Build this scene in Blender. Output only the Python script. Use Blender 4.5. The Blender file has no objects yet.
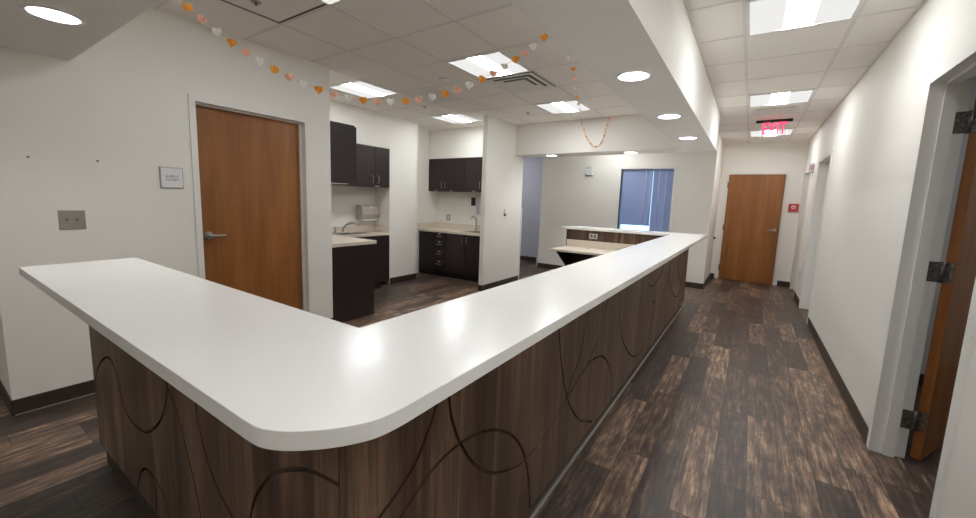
import bpy, bmesh, math, random
from mathutils import Vector, Matrix
random.seed(7)
C = bpy.context.scene.collection
R_ = math.radians

# ------------------------------------------------------------------ materials
MATS = {}
def mat(name, col, rough=0.5, metal=0.0, spec=0.5, noise=0.0, nscale=20.0, bump=0.0, bscale=300.0, stretch=(1, 1, 1), col2=None):
    m = bpy.data.materials.new(name); m.use_nodes = True
    nt = m.node_tree; b = nt.nodes['Principled BSDF']
    b.inputs['Roughness'].default_value = rough
    b.inputs['Metallic'].default_value = metal
    b.inputs['Specular IOR Level'].default_value = spec
    tc = nt.nodes.new('ShaderNodeTexCoord'); mp = nt.nodes.new('ShaderNodeMapping')
    mp.inputs['Scale'].default_value = stretch
    nt.links.new(tc.outputs['Object'], mp.inputs['Vector'])
    nz = nt.nodes.new('ShaderNodeTexNoise'); nz.inputs['Scale'].default_value = nscale; nz.inputs['Detail'].default_value = 4
    nt.links.new(mp.outputs[0], nz.inputs['Vector'])
    rp = nt.nodes.new('ShaderNodeValToRGB')
    c1 = col; c2 = col2 if col2 else tuple(min(1, c * (1 - noise)) for c in col)
    rp.color_ramp.elements[0].position = 0.35; rp.color_ramp.elements[1].position = 0.65
    rp.color_ramp.elements[0].color = (*c2, 1); rp.color_ramp.elements[1].color = (*c1, 1)
    nt.links.new(nz.outputs['Fac'], rp.inputs['Fac'])
    nt.links.new(rp.outputs['Color'], b.inputs['Base Color'])
    if bump > 0:
        n2 = nt.nodes.new('ShaderNodeTexNoise'); n2.inputs['Scale'].default_value = bscale
        nt.links.new(tc.outputs['Object'], n2.inputs['Vector'])
        bp = nt.nodes.new('ShaderNodeBump'); bp.inputs['Strength'].default_value = bump; bp.inputs['Distance'].default_value = 0.002
        nt.links.new(n2.outputs['Fac'], bp.inputs['Height']); nt.links.new(bp.outputs[0], b.inputs['Normal'])
    MATS[name] = m
    return m

def emit(name, col, strength):
    m = bpy.data.materials.new(name); m.use_nodes = True
    nt = m.node_tree; nt.nodes.remove(nt.nodes['Principled BSDF'])
    e = nt.nodes.new('ShaderNodeEmission'); e.inputs['Color'].default_value = (*col, 1); e.inputs['Strength'].default_value = strength
    nt.links.new(e.outputs[0], nt.nodes['Material Output'].inputs['Surface'])
    MATS[name] = m
    return m

def s2l(r, g, b):
    f = lambda v: (v / 255 / 12.92) if v / 255 <= 0.04045 else ((v / 255 + 0.055) / 1.055) ** 2.4
    return (f(r), f(g), f(b))

WALL = mat('eggshell_paint', s2l(239, 237, 230), 0.62, noise=0.015, nscale=3, bump=0.06, bscale=500)
SOFF = mat('soffit_paint', s2l(238, 236, 231), 0.7, noise=0.015, nscale=3)
FRAME = mat('frame_paint', s2l(236, 235, 231), 0.4, noise=0.02, nscale=8)
TILE = mat('acoustic_tile', s2l(249, 245, 239), 0.9, noise=0.05, nscale=160, bump=0.5, bscale=220)
TBAR = mat('ceiling_grid_metal', s2l(233, 228, 222), 0.6, noise=0.03)
DARKGAP = mat('dark_gap', s2l(92, 86, 80), 0.9)
BASE = mat('rubber_base', s2l(62, 50, 41), 0.5, noise=0.15, nscale=40)
WHITE = mat('white_quartz', s2l(244, 244, 242), 0.22, spec=0.5, noise=0.012, nscale=260)
CREAM = mat('cream_laminate', s2l(225, 214, 198), 0.4, noise=0.10, nscale=130)
ESPRESSO = mat('espresso_laminate', s2l(48, 36, 37), 0.33, noise=0.30, nscale=9, stretch=(14, 14, 0.7), spec=0.45)
CHROME = mat('brushed_steel', s2l(190, 188, 186), 0.28, metal=1.0, noise=0.08, nscale=60)
STEEL = mat('dull_steel', s2l(140, 136, 132), 0.45, metal=0.9, noise=0.45, nscale=70)
PLATE = mat('satin_plate', s2l(168, 160, 152), 0.4, metal=0.4, noise=0.06, nscale=50)
PLASTIC = mat('white_plastic', s2l(233, 234, 236), 0.4, noise=0.01)
PLASTIC2 = mat('pale_grey_plastic', s2l(205, 206, 204), 0.4, noise=0.02)
TOWEL = mat('grey_plastic', s2l(186, 178, 170), 0.35, noise=0.10, nscale=12)
BLACK = mat('black_plastic', s2l(22, 22, 24), 0.5, noise=0.1)
RED = mat('red_plastic', s2l(196, 62, 74), 0.5, noise=0.12, nscale=40)
PALEBLUE = mat('room_paint', s2l(205, 208, 210), 0.7, noise=0.02, nscale=4)
HALL = mat('hall_daylight_tint', s2l(206, 208, 222), 0.7, noise=0.02, nscale=4)  # blue of the window daylight mixed into the hall wall colour
STRINGM = mat('pale_string', s2l(225, 215, 205), 0.7)
ORANGE = mat('orange_paper', s2l(255, 186, 72), 0.7, noise=0.08, nscale=80)
PEACH = mat('peach_paper', s2l(255, 212, 190), 0.7, noise=0.06, nscale=80)
PAPER = mat('white_paper', s2l(250, 249, 246), 0.7, noise=0.03, nscale=80)
REDMARK = mat('red_print', s2l(190, 70, 70), 0.6)
GREYPRINT = mat('grey_print', s2l(138, 138, 146), 0.6)
BLACKFLOOR = mat('dark_carpet', s2l(40, 40, 44), 0.95, noise=0.4, nscale=90)
SILVEREDGE = mat('metal_edge_strip', s2l(196, 190, 184), 0.35, metal=0.7, noise=0.1, nscale=30)
GRILLE = mat('grille_grey', s2l(236, 234, 230), 0.6, noise=0.04)
SHADE = mat('vent_backing', s2l(120, 118, 115), 0.9)
DUCT = mat('duct_dark', s2l(50, 48, 46), 0.9)
LENS = emit('troffer_lens', (1.0, 0.99, 0.97), 0.52)
LENSC = emit('troffer_lamp', (0.97, 0.985, 1.0), 24.5)
LAMP = emit('downlight_lamp', (1.0, 0.99, 0.97), 180.0)
EXITRED = emit('exit_red', (1.0, 0.03, 0.10), 2.2)
CONE = mat('downlight_cone', s2l(225, 224, 222), 0.25, metal=0.6, noise=0.3, nscale=55)

def acrylic():
    m = bpy.data.materials.new('clear_acrylic'); m.use_nodes = True
    nt = m.node_tree; b = nt.nodes['Principled BSDF']
    b.inputs['Base Color'].default_value = (0.98, 0.95, 0.95, 1); b.inputs['Roughness'].default_value = 0.05
    b.inputs['Transmission Weight'].default_value = 1.0; b.inputs['IOR'].default_value = 1.08
    return m
ACRYLIC = acrylic()

def blindmat():
    m = bpy.data.materials.new('blind_slat'); m.use_nodes = True
    nt = m.node_tree; b = nt.nodes['Principled BSDF']
    b.inputs['Base Color'].default_value = (*s2l(175, 184, 208), 1); b.inputs['Roughness'].default_value = 0.5
    tr = nt.nodes.new('ShaderNodeBsdfTranslucent'); tr.inputs['Color'].default_value = (*s2l(170, 182, 215), 1)
    mx = nt.nodes.new('ShaderNodeMixShader'); mx.inputs[0].default_value = 0.30
    nt.links.new(b.outputs[0], mx.inputs[1]); nt.links.new(tr.outputs[0], mx.inputs[2])
    nt.links.new(mx.outputs[0], nt.nodes['Material Output'].inputs['Surface'])
    return m
BLIND = blindmat()

def plankmat():
    m = bpy.data.materials.new('mottled_vinyl_plank'); m.use_nodes = True
    nt = m.node_tree; N = nt.nodes; L = nt.links; b = N['Principled BSDF']
    def mth(op, a, bb=None, c=None):
        n = N.new('ShaderNodeMath'); n.operation = op
        for i, v in enumerate((a, bb, c)):
            if v is None: continue
            if isinstance(v, (int, float)): n.inputs[i].default_value = v
            else: L.new(v, n.inputs[i])
        return n.outputs[0]
    geo = N.new('ShaderNodeNewGeometry'); sp = N.new('ShaderNodeSeparateXYZ'); L.new(geo.outputs['Position'], sp.inputs[0])
    W, LEN = 0.155, 0.92
    xr = mth('DIVIDE', mth('ADD', sp.outputs[0], 20.03), W); row = mth('FLOOR', xr); fx = mth('FRACT', xr)
    wn = N.new('ShaderNodeTexWhiteNoise'); wn.noise_dimensions = '1D'; L.new(row, wn.inputs['W'])
    yr = mth('ADD', mth('DIVIDE', mth('ADD', sp.outputs[1], 20), LEN), mth('MULTIPLY', wn.outputs['Value'], 7.0))
    colm = mth('FLOOR', yr); fy = mth('FRACT', yr)
    cb = N.new('ShaderNodeCombineXYZ'); L.new(row, cb.inputs[0]); L.new(colm, cb.inputs[1])
    wn2 = N.new('ShaderNodeTexWhiteNoise'); wn2.noise_dimensions = '2D'; L.new(cb.outputs[0], wn2.inputs['Vector'])
    # stretched streak noise, offset per plank
    cv = N.new('ShaderNodeCombineXYZ')
    L.new(mth('ADD', mth('MULTIPLY', sp.outputs[0], 46.0), mth('MULTIPLY', wn2.outputs['Value'], 60.0)), cv.inputs[0])
    L.new(mth('MULTIPLY', sp.outputs[1], 3.2), cv.inputs[1]); L.new(mth('MULTIPLY', wn2.outputs['Value'], 37.0), cv.inputs[2])
    n1 = N.new('ShaderNodeTexNoise'); n1.inputs['Scale'].default_value = 1.0; n1.inputs['Detail'].default_value = 9; n1.inputs['Roughness'].default_value = 0.72
    L.new(cv.outputs[0], n1.inputs['Vector'])
    cv2 = N.new('ShaderNodeCombineXYZ')
    L.new(mth('MULTIPLY', sp.outputs[0], 21.0), cv2.inputs[0]); L.new(mth('MULTIPLY', sp.outputs[1], 7.0), cv2.inputs[1]); L.new(mth('MULTIPLY', wn2.outputs['Value'], 91.0), cv2.inputs[2])
    n2 = N.new('ShaderNodeTexNoise'); n2.inputs['Scale'].default_value = 1.0; n2.inputs['Detail'].default_value = 7; n2.inputs['Roughness'].default_value = 0.68
    L.new(cv2.outputs[0], n2.inputs['Vector'])
    mixv = mth('ADD', mth('MULTIPLY', wn2.outputs['Value'], 0.20), mth('ADD', mth('MULTIPLY', n1.outputs['Fac'], 0.84), mth('MULTIPLY', n2.outputs['Fac'], 0.48)))
    fac = mth('MULTIPLY', mth('SUBTRACT', mixv, 0.50), 2.0)
    rp = N.new('ShaderNodeValToRGB'); cr = rp.color_ramp
    cr.elements[0].position = 0.08; cr.elements[0].color = (*s2l(46, 38, 37), 1)
    cr.elements[1].position = 0.98; cr.elements[1].color = (*s2l(186, 156, 128), 1)
    for p, c in ((0.33, (60, 49, 44)), (0.53, (82, 67, 57)), (0.74, (124, 100, 82))):
        e = cr.elements.new(p); e.color = (*s2l(*c), 1)
    L.new(fac, rp.inputs['Fac'])
    # seams
    ex = mth('MINIMUM', fx, mth('SUBTRACT', 1.0, fx)); ey = mth('MULTIPLY', mth('MINIMUM', fy, mth('SUBTRACT', 1.0, fy)), LEN / W)
    seam = mth('LESS_THAN', mth('MINIMUM', ex, ey), 0.012)
    mx = N.new('ShaderNodeMixRGB'); mx.inputs['Color2'].default_value = (*s2l(24, 20, 19), 1)
    L.new(mth('MULTIPLY', seam, 0.75), mx.inputs['Fac']); L.new(rp.outputs['Color'], mx.inputs['Color1'])
    L.new(mx.outputs[0], b.inputs['Base Color'])
    rr = mth('ADD', mth('MULTIPLY', n1.outputs['Fac'], 0.24), 0.30); L.new(rr, b.inputs['Roughness'])
    bp = N.new('ShaderNodeBump'); bp.inputs['Strength'].default_value = 0.25; bp.inputs['Distance'].default_value = 0.0015
    L.new(mth('SUBTRACT', n1.outputs['Fac'], mth('MULTIPLY', seam, 0.8)), bp.inputs['Height']); L.new(bp.outputs[0], b.inputs['Normal'])
    return m
PLANK = plankmat()

def woodmat(name, ramp, sx, sz, rough, sheen=0.5, pores=0.3):
    """vertical grain: streaks along Z"""
    m = bpy.data.materials.new(name); m.use_nodes = True
    nt = m.node_tree; N = nt.nodes; L = nt.links; b = N['Principled BSDF']
    tc = N.new('ShaderNodeTexCoord'); mp = N.new('ShaderNodeMapping'); mp.inputs['Scale'].default_value = (sx, sx, sz)
    L.new(tc.outputs['Object'], mp.inputs['Vector'])
    n1 = N.new('ShaderNodeTexNoise'); n1.inputs['Scale'].default_value = 1.0; n1.inputs['Detail'].default_value = 5; n1.inputs['Roughness'].default_value = 0.6; n1.inputs['Distortion'].default_value = 0.4
    L.new(mp.outputs[0], n1.inputs['Vector'])
    mp2 = N.new('ShaderNodeMapping'); mp2.inputs['Scale'].default_value = (sx * 12, sx * 12, sz * 5); L.new(tc.outputs['Object'], mp2.inputs['Vector'])
    n2 = N.new('ShaderNodeTexNoise'); n2.inputs['Scale'].default_value = 1.0; n2.inputs['Detail'].default_value = 3
    L.new(mp2.outputs[0], n2.inputs['Vector'])
    ad = N.new('ShaderNodeMath'); ad.operation = 'MULTIPLY_ADD'; ad.inputs[1].default_value = pores
    L.new(n2.outputs['Fac'], ad.inputs[0]); L.new(n1.outputs['Fac'], ad.inputs[2])
    sb = N.new('ShaderNodeMath'); sb.operation = 'SUBTRACT'; sb.inputs[1].default_value = pores * 0.5; L.new(ad.outputs[0], sb.inputs[0])
    rp = N.new('ShaderNodeValToRGB'); cr = rp.color_ramp
    cr.elements[0].position = ramp[0][0]; cr.elements[0].color = (*s2l(*ramp[0][1]), 1)
    cr.elements[1].position = ramp[-1][0]; cr.elements[1].color = (*s2l(*ramp[-1][1]), 1)
    for p, c in ramp[1:-1]:
        e = cr.elements.new(p); e.color = (*s2l(*c), 1)
    L.new(sb.outputs[0], rp.inputs['Fac']); L.new(rp.outputs['Color'], b.inputs['Base Color'])
    b.inputs['Roughness'].default_value = rough; b.inputs['Specular IOR Level'].default_value = sheen
    return m
DOORWOOD = woodmat('cherry_veneer', [(0.25, (126, 79, 38)), (0.5, (150, 96, 48)), (0.75, (170, 112, 58))], 5.5, 0.55, 0.38)
DOOREDGE = woodmat('door_edge_veneer', [(0.25, (132, 80, 36)), (0.5, (158, 98, 46)), (0.75, (176, 114, 58))], 14, 0.8, 0.4)
WALNUT = woodmat('walnut_laminate', [(0.27, (52, 39, 33)), (0.44, (84, 65, 53)), (0.56, (108, 85, 69)), (0.72, (154, 124, 101))], 13, 0.75, 0.36, pores=0.35)
GROOVE = mat('groove_edge', s2l(104, 86, 74), 0.25, noise=0.3, nscale=40)

# ------------------------------------------------------------------ mesh helper
class MB:
    def __init__(s): s.bm = bmesh.new()
    def box(s, x0, y0, z0, x1, y1, z1, bev=0.0, mi=0):
        b = bmesh.new(); bmesh.ops.create_cube(b, size=1)
        bmesh.ops.scale(b, vec=(abs(x1 - x0), abs(y1 - y0), abs(z1 - z0)), verts=b.verts)
        bmesh.ops.translate(b, vec=((x0 + x1) / 2, (y0 + y1) / 2, (z0 + z1) / 2), verts=b.verts)
        if bev > 0: bmesh.ops.bevel(b, geom=b.edges[:], offset=bev, segments=2, affect='EDGES', profile=0.5)
        return s._add(b, mi)
    def _add(s, b, mi=0, M=None):
        if M is not None: bmesh.ops.transform(b, matrix=M, verts=b.verts)
        for f in b.faces: f.material_index = mi
        me = bpy.data.meshes.new('tmp'); b.to_mesh(me); b.free(); s.bm.from_mesh(me); bpy.data.meshes.remove(me)
        return s
    def cyl(s, p0, p1, r, r2=None, seg=20, mi=0, smooth=True):
        p0, p1 = Vector(p0), Vector(p1); d = p1 - p0
        b = bmesh.new(); bmesh.ops.create_cone(b, cap_ends=True, segments=seg, radius1=r, radius2=r if r2 is None else r2, depth=d.length)
        if smooth:
            for f in b.faces:
                if len(f.verts) == 4: f.smooth = True
        q = Vector((0, 0, 1)).rotation_difference(d.normalized()).to_matrix().to_4x4()
        return s._add(b, mi, Matrix.Translation((p0 + p1) / 2) @ q)
    def sph(s, c, r, sc=(1, 1, 1), seg=16, mi=0):
        b = bmesh.new(); bmesh.ops.create_uvsphere(b, u_segments=seg, v_segments=seg // 2, radius=r)
        for f in b.faces: f.smooth = True
        return s._add(b, mi, Matrix.Translation(c) @ Matrix.Diagonal((*sc, 1)))
    def tube(s, pts, r, seg=10, mi=0):
        pts = [Vector(p) for p in pts]; rings = []; b = bmesh.new(); up = Vector((0, 0, 1)); prev = None
        for i, p in enumerate(pts):
            t = (pts[min(i + 1, len(pts) - 1)] - pts[max(i - 1, 0)]).normalized()
            if prev is None:
                a = up if abs(t.z) < 0.9 else Vector((1, 0, 0)); u = t.cross(a).normalized()
            else: u = (prev - t * prev.dot(t)).normalized()
            prev = u; v = t.cross(u)
            rr = r[i] if isinstance(r, (list, tuple)) else r
            rings.append([b.verts.new(p + (u * math.cos(k * 2 * math.pi / seg) + v * math.sin(k * 2 * math.pi / seg)) * rr) for k in range(seg)])
        for a, c in zip(rings, rings[1:]):
            for k in range(seg):
                f = b.faces.new((a[k], a[(k + 1) % seg], c[(k + 1) % seg], c[k])); f.smooth = True
        b.faces.new(rings[0][::-1]); b.faces.new(rings[-1])
        bmesh.ops.recalc_face_normals(b, faces=b.faces)
        return s._add(b, mi)
    def lathe(s, prof, c, seg=32, mi=0, close=False):
        """profile [(r, z)] spun about Z at c"""
        b = bmesh.new(); rings = []
        for r, z in prof:
            rings.append([b.verts.new((c[0] + r * math.cos(k * 2 * math.pi / seg), c[1] + r * math.sin(k * 2 * math.pi / seg), c[2] + z)) for k in range(seg)])
        if close: rings.append(rings[0])
        for a, d in zip(rings, rings[1:]):
            for k in range(seg):
                f = b.faces.new((a[k], a[(k + 1) % seg], d[(k + 1) % seg], d[k])); f.smooth = True
        bmesh.ops.recalc_face_normals(b, faces=b.faces)
        return s._add(b, mi)
    def prism(s, poly, a0, a1, axis='z', mi=0, bev=0.0):
        """poly of 2-D points extruded along an axis: z:(x,y)  y:(x,z)  x:(y,z)"""
        b = bmesh.new()
        def P(p, a): return (p[0], p[1], a) if axis == 'z' else ((p[0], a, p[1]) if axis == 'y' else (a, p[0], p[1]))
        v0 = [b.verts.new(P(p, a0)) for p in poly]; v1 = [b.verts.new(P(p, a1)) for p in poly]
        b.faces.new(v0); b.faces.new(v1); n = len(poly)
        for i in range(n): b.faces.new((v0[i], v0[(i + 1) % n], v1[(i + 1) % n], v1[i]))
        bmesh.ops.recalc_face_normals(b, faces=b.faces)
        if bev > 0:
            es = [e for e in b.edges if abs((P((0, 0), 1)[0] != 0) * (e.verts[0].co.x - e.verts[1].co.x)) + abs((axis == 'y') * (e.verts[0].co.y - e.verts[1].co.y)) + abs((axis == 'z') * (e.verts[0].co.z - e.verts[1].co.z)) < 1e-6]
            bmesh.ops.bevel(b, geom=es, offset=bev, segments=2, affect='EDGES', profile=0.5)
        return s._add(b, mi)
    def build(s, name, mats, parent=None, origin=None):
        me = bpy.data.meshes.new(name); o = bpy.data.objects.new(name, me); C.objects.link(o)
        if not isinstance(mats, (list, tuple)): mats = [mats]
        for m in mats: me.materials.append(m)
        if parent is not None: org = WORLD[parent.name]
        elif origin is not None: org = Vector(origin)
        else:
            xs = [v.co for v in s.bm.verts]
            org = Vector(((min(v.x for v in xs) + max(v.x for v in xs)) / 2, (min(v.y for v in xs) + max(v.y for v in xs)) / 2, min(v.z for v in xs)))
        bmesh.ops.translate(s.bm, vec=-org, verts=s.bm.verts)
        s.bm.to_mesh(me); s.bm.free()
        WORLD[o.name] = org
        if parent is not None: o.parent = parent
        else: o.location = org
        return o
WORLD = {}

def tag(o, label=None, cat=None, group=None, kind=None):
    if label: o['label'] = label
    if cat: o['category'] = cat
    if group: o['group'] = group
    if kind: o['kind'] = kind
    return o
def thing(name, loc, label, cat, group=None, kind=None):
    o = bpy.data.objects.new(name, None); C.objects.link(o); o.empty_display_size = 0.1
    o.location = loc; WORLD[o.name] = Vector(loc)
    return tag(o, label, cat, group, kind)
def copy_thing(src, loc, label, group=None):
    r = src.copy(); C.objects.link(r); r.location = loc; WORLD[r.name] = Vector(loc); r['label'] = label
    if group: r['group'] = group
    for ch in list(src.children):
        c = ch.copy(); C.objects.link(c); c.parent = r
        for g in list(ch.children):
            d = g.copy(); C.objects.link(d); d.parent = c
    return r
def struct(mb, name, m, label, cat): return tag(mb.build(name, m), label, cat, None, 'structure')

def smooth_curve(pts, n=8):
    out = []; P = [pts[0]] + list(pts) + [pts[-1]]
    for i in range(1, len(P) - 2):
        p0, p1, p2, p3 = P[i - 1], P[i], P[i + 1], P[i + 2]
        for k in range(n):
            t = k / n
            out.append(tuple(0.5 * (2 * b + (c - a) * t + (2 * a - 5 * b + 4 * c - d) * t * t + (3 * b - a - 3 * c + d) * t ** 3) for a, b, c, d in zip(p0, p1, p2, p3)))
    out.append(tuple(pts[-1])); return out

def text_mesh(txt, size, depth, name, m, parent, M):
    cu = bpy.data.curves.new(name, 'FONT'); cu.body = txt; cu.size = size; cu.extrude = depth; cu.align_x = 'CENTER'; cu.align_y = 'CENTER'; cu.offset = size * 0.012
    t = bpy.data.objects.new('tmp_text', cu); C.objects.link(t)
    dg = bpy.context.evaluated_depsgraph_get(); me = bpy.data.meshes.new_from_object(t.evaluated_get(dg))
    bpy.data.objects.remove(t); bpy.data.curves.remove(cu)
    me.transform(M); me.transform(Matrix.Translation(-WORLD[parent.name])); me.materials.clear(); me.materials.append(m)
    o = bpy.data.objects.new(name, me); C.objects.link(o); o.parent = parent
    return o
FACE_X = Matrix(((0, 0, 1, 0), (1, 0, 0, 0), (0, 1, 0, 0), (0, 0, 0, 1)))          # text on a wall facing +X
FACE_MY = Matrix(((1, 0, 0, 0), (0, 0, -1, 0), (0, 1, 0, 0), (0, 0, 0, 1)))        # text on a wall facing -Y
FACE_MX = Matrix(((0, 0, -1, 0), (-1, 0, 0, 0), (0, 1, 0, 0), (0, 0, 0, 1)))       # text on a wall facing -X

ZC = 2.735      # ceiling
XL = -3.724     # left wall face
XR = 0.756      # corridor right wall face
# ------------------------------------------------------------------ setting
struct(MB().box(-7.2, -2.6, -0.1, 4.2, 9.6, 0.0), 'floor', PLANK, 'dark mottled wood plank vinyl floor', 'floor')
struct(MB().box(-7.2, -2.6, ZC, 4.2, 9.6, ZC + 0.1), 'ceiling', TILE, 'off-white suspended acoustic tile ceiling', 'ceiling')
struct(MB().box(-7.2, -2.6, 0, 4.2, -2.5, ZC), 'wall_back', WALL, 'cream painted wall at the near end of the corridor', 'wall')
struct(MB().box(-7.2, -2.5, 0, -7.1, 9.6, ZC), 'wall_outer', WALL, 'cream painted wall closing the far left rooms', 'wall')
struct(MB().box(4.1, -2.5, 0, 4.2, 9.6, ZC), 'wall_rooms', PALEBLUE, 'pale wall closing the rooms on the right', 'wall')
# left wall with the door opening
DY0, DY1, DZ = 1.382, 2.292, 2.137
w = MB().box(-3.86, 0.305, 0, XL, DY0 - 0.045, ZC).box(-3.86, DY1 + 0.045, 0, XL, 2.583, ZC).box(-3.86, DY0 - 0.045, DZ + 0.045, XL, DY1 + 0.045, ZC)
struct(w, 'wall_left', WALL, 'cream wall holding the left wooden door and wall plates', 'wall')
struct(MB().box(-7.1, 0.305, 0, -3.86, 0.42, ZC), 'wall_front', WALL, 'cream wall turning the corner at far left', 'wall')
struct(MB().box(-5.5, 2.46, 0, -3.86, 2.583, ZC), 'wall_side', WALL, 'white wall behind the near kitchenette cabinet', 'wall')
# kitchenette one recess
w = MB().box(-5.44, 2.583, 0, -5.28, 4.49, ZC).box(-5.44, 4.49, 0, -4.92, 5.12, ZC).box(-5.28, 2.583, 2.212, -4.92, 4.49, ZC)
struct(w, 'wall_kitchenette', WALL, 'white wall around the sink recess with soffit over its cabinet', 'wall')
# kitchenette two recess
w = MB().box(-5.44, 5.12, 0, -5.30, 6.27, ZC).box(-5.30, 6.15, 0, -3.53, 6.27, ZC).box(-5.30, 5.83, 2.205, -3.53, 6.15, ZC)
struct(w, 'wall_alcove', WALL, 'white walls of the far kitchenette alcove', 'wall')
struct(MB().box(-3.53, 5.10, 0, -3.45, 6.27, ZC, 0.004), 'wall_partition', WALL, 'white projecting partition wall with a small switch', 'wall')
struct(MB().box(-3.455, 6.255, 0, -3.435, 6.28, 1.33, 0.003), 'trim_1', PLASTIC, 'white corner guard on the edge of the partition', 'corner guard')
# far rooms
WX0, WX1, WZ0, WZ1 = -2.18, -1.235, 0.92, 2.142
w = MB().box(-3.88, 7.93, 0, WX0, 8.05, ZC).box(WX1, 7.93, 0, -0.585, 8.05, ZC).box(WX0, 7.93, 0, WX1, 8.05, WZ0).box(WX0, 7.93, WZ1, WX1, 8.05, ZC).box(-0.685, 8.05, 0, -0.585, 9.5, ZC)
struct(w, 'wall_far', WALL, 'white far wall holding the blue window and corridor corner', 'wall')
struct(MB().box(-7.1, 8.66, 0, -3.88, 8.76, ZC).box(-3.98, 8.05, 0, -3.88, 8.66, ZC), 'wall_hall', HALL, 'hall wall past the partition, bluish daylight put into its colour', 'wall')
# corridor end wall with door opening
EX0, EX1, EZ = -0.435, 0.485, 2.135
w = MB().box(-0.685, 9.40, 0, EX0 - 0.03, 9.5, ZC).box(EX1 + 0.03, 9.40, 0, 0.92, 9.5, ZC).box(EX0 - 0.03, 9.40, EZ + 0.03, EX1 + 0.03, 9.5, ZC)
struct(w, 'wall_end', WALL, 'greenish white wall at the corridor end', 'wall')
struct(MB().box(-0.685, 9.56, 0, 4.1, 9.6, ZC), 'wall_outside', WALL, 'wall behind the corridor end door', 'wall')
# right wall and openings
NY0, NY1, NZ = 2.29, 3.20, 2.160
D3 = (6.44, 7.445, 2.158); D4 = (8.42, 9.16, 2.14)
X2 = 0.90
w = MB().box(XR, -2.5, 0, X2, NY0 - 0.02, ZC).box(XR, NY0 - 0.02, NZ + 0.035, X2, NY1 + 0.02, ZC).box(XR, NY1 + 0.02, 0, X2, D3[0], ZC)
w.box(XR, D3[0], D3[2], X2, D3[1], ZC).box(XR, D3[1], 0, X2, D4[0], ZC).box(XR, D4[0], D4[2], X2, D4[1], ZC).box(XR, D4[1], 0, X2, 9.5, ZC)
struct(w, 'wall_right', WALL, 'long cream wall on the right of the corridor', 'wall')
struct(MB().box(X2, 4.755, 0, 4.1, 4.855, ZC), 'wall_room', PALEBLUE, 'pale blue grey wall inside the open right room', 'wall')
struct(MB().box(X2, 7.9, 0, 4.1, 8.0, ZC), 'wall_closet', PALEBLUE, 'pale wall between the far right rooms', 'wall')

# soffit following the counter, with downlight holes
ARC = [(-0.66, 0.288), (-0.619, 0.2905), (-0.588, 0.302), (-0.560, 0.321), (-0.528, 0.352), (-0.503, 0.386), (-0.487, 0.42), (-0.481, 0.46), (-0.48, 0.50)]
ARC = smooth_curve(ARC, 4)
soff_poly = [(XL, 0.288)] + ARC + [(-0.48, 6.4), (-3.45, 6.4), (-3.45, 5.98), (-0.89, 5.98), (-0.89, 0.705), (XL, 0.705)]
soffit = MB().prism(soff_poly, 2.235, ZC, 'z').build('ceiling_soffit', SOFF, origin=(0, 0, 2.235))
tag(soffit, 'dropped U-shaped soffit hanging above the reception counter', 'soffit', None, 'structure')
DOWN = [(-2.815, 0.494), (-0.684, 2.60), (-0.684, 3.86), (-0.684, 5.12), (-2.88, 6.20), (-1.587, 6.20)]

def boolean(obj, cutter_mb, cmat):
    c = cutter_mb.build('tmp_cutter', cmat, origin=(0, 0, 0))
    md = obj.modifiers.new('b', 'BOOLEAN'); md.operation = 'DIFFERENCE'; md.object = c; md.solver = 'EXACT'; md.material_mode = 'TRANSFER'
    dg = bpy.context.evaluated_depsgraph_get(); me = bpy.data.meshes.new_from_object(obj.evaluated_get(dg))
    obj.modifiers.remove(md); old = obj.data; obj.data = me; me.name = old.name if False else obj.name; bpy.data.meshes.remove(old)
    cm = c.data; bpy.data.objects.remove(c); bpy.data.meshes.remove(cm)
for x, y in DOWN: boolean(soffit, MB().cyl((x, y, 2.2), (x, y, 2.36), 0.088, seg=40, smooth=False), SOFF)

# ceiling grid (flat T-bars)
g = MB(); T = 0.011; zb = ZC - 0.003
for x in (-6.82, -6.21, -5.6, -4.99, -4.38, -3.77, -3.155, -2.545, -1.935, -1.325):
    g.box(x - T, 0.72, zb, x + T, 5.97, ZC)
for i in range(9):
    y = 1.17 + 0.6085 * i; g.box(-7.1, y - T, zb, -0.9, y + T, ZC)
struct(g, 'ceiling_grid', TBAR, 'pale metal grid of the room ceiling', 'ceiling grid')
g = MB()
for x in (-0.165, 0.455): g.box(x - T, -2.5, zb, x + T, 9.4, ZC)
for i in range(20):
    y = -2.44 + 0.6085 * i; g.box(-0.478 if 0.3 < y < 6.4 else -0.58, y - T, zb, XR, y + T, ZC)
g.box(-0.485, 0.3, ZC - 0.02, -0.470, 6.4, ZC).box(XR - 0.018, -2.5, zb, XR, 9.4, ZC)
struct(g, 'ceiling_grid', TBAR, 'pale metal grid of the corridor ceiling', 'ceiling grid')
struct(MB().box(-3.15, 1.745, ZC - 0.004, -1.96, 1.758, ZC - 0.001).box(-3.145, 0.72, ZC - 0.004, -3.132, 1.757, ZC - 0.001), 'ceiling_tile_gap', DARKGAP, 'dark gap beside a lifted ceiling tile', 'ceiling gap')

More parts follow.
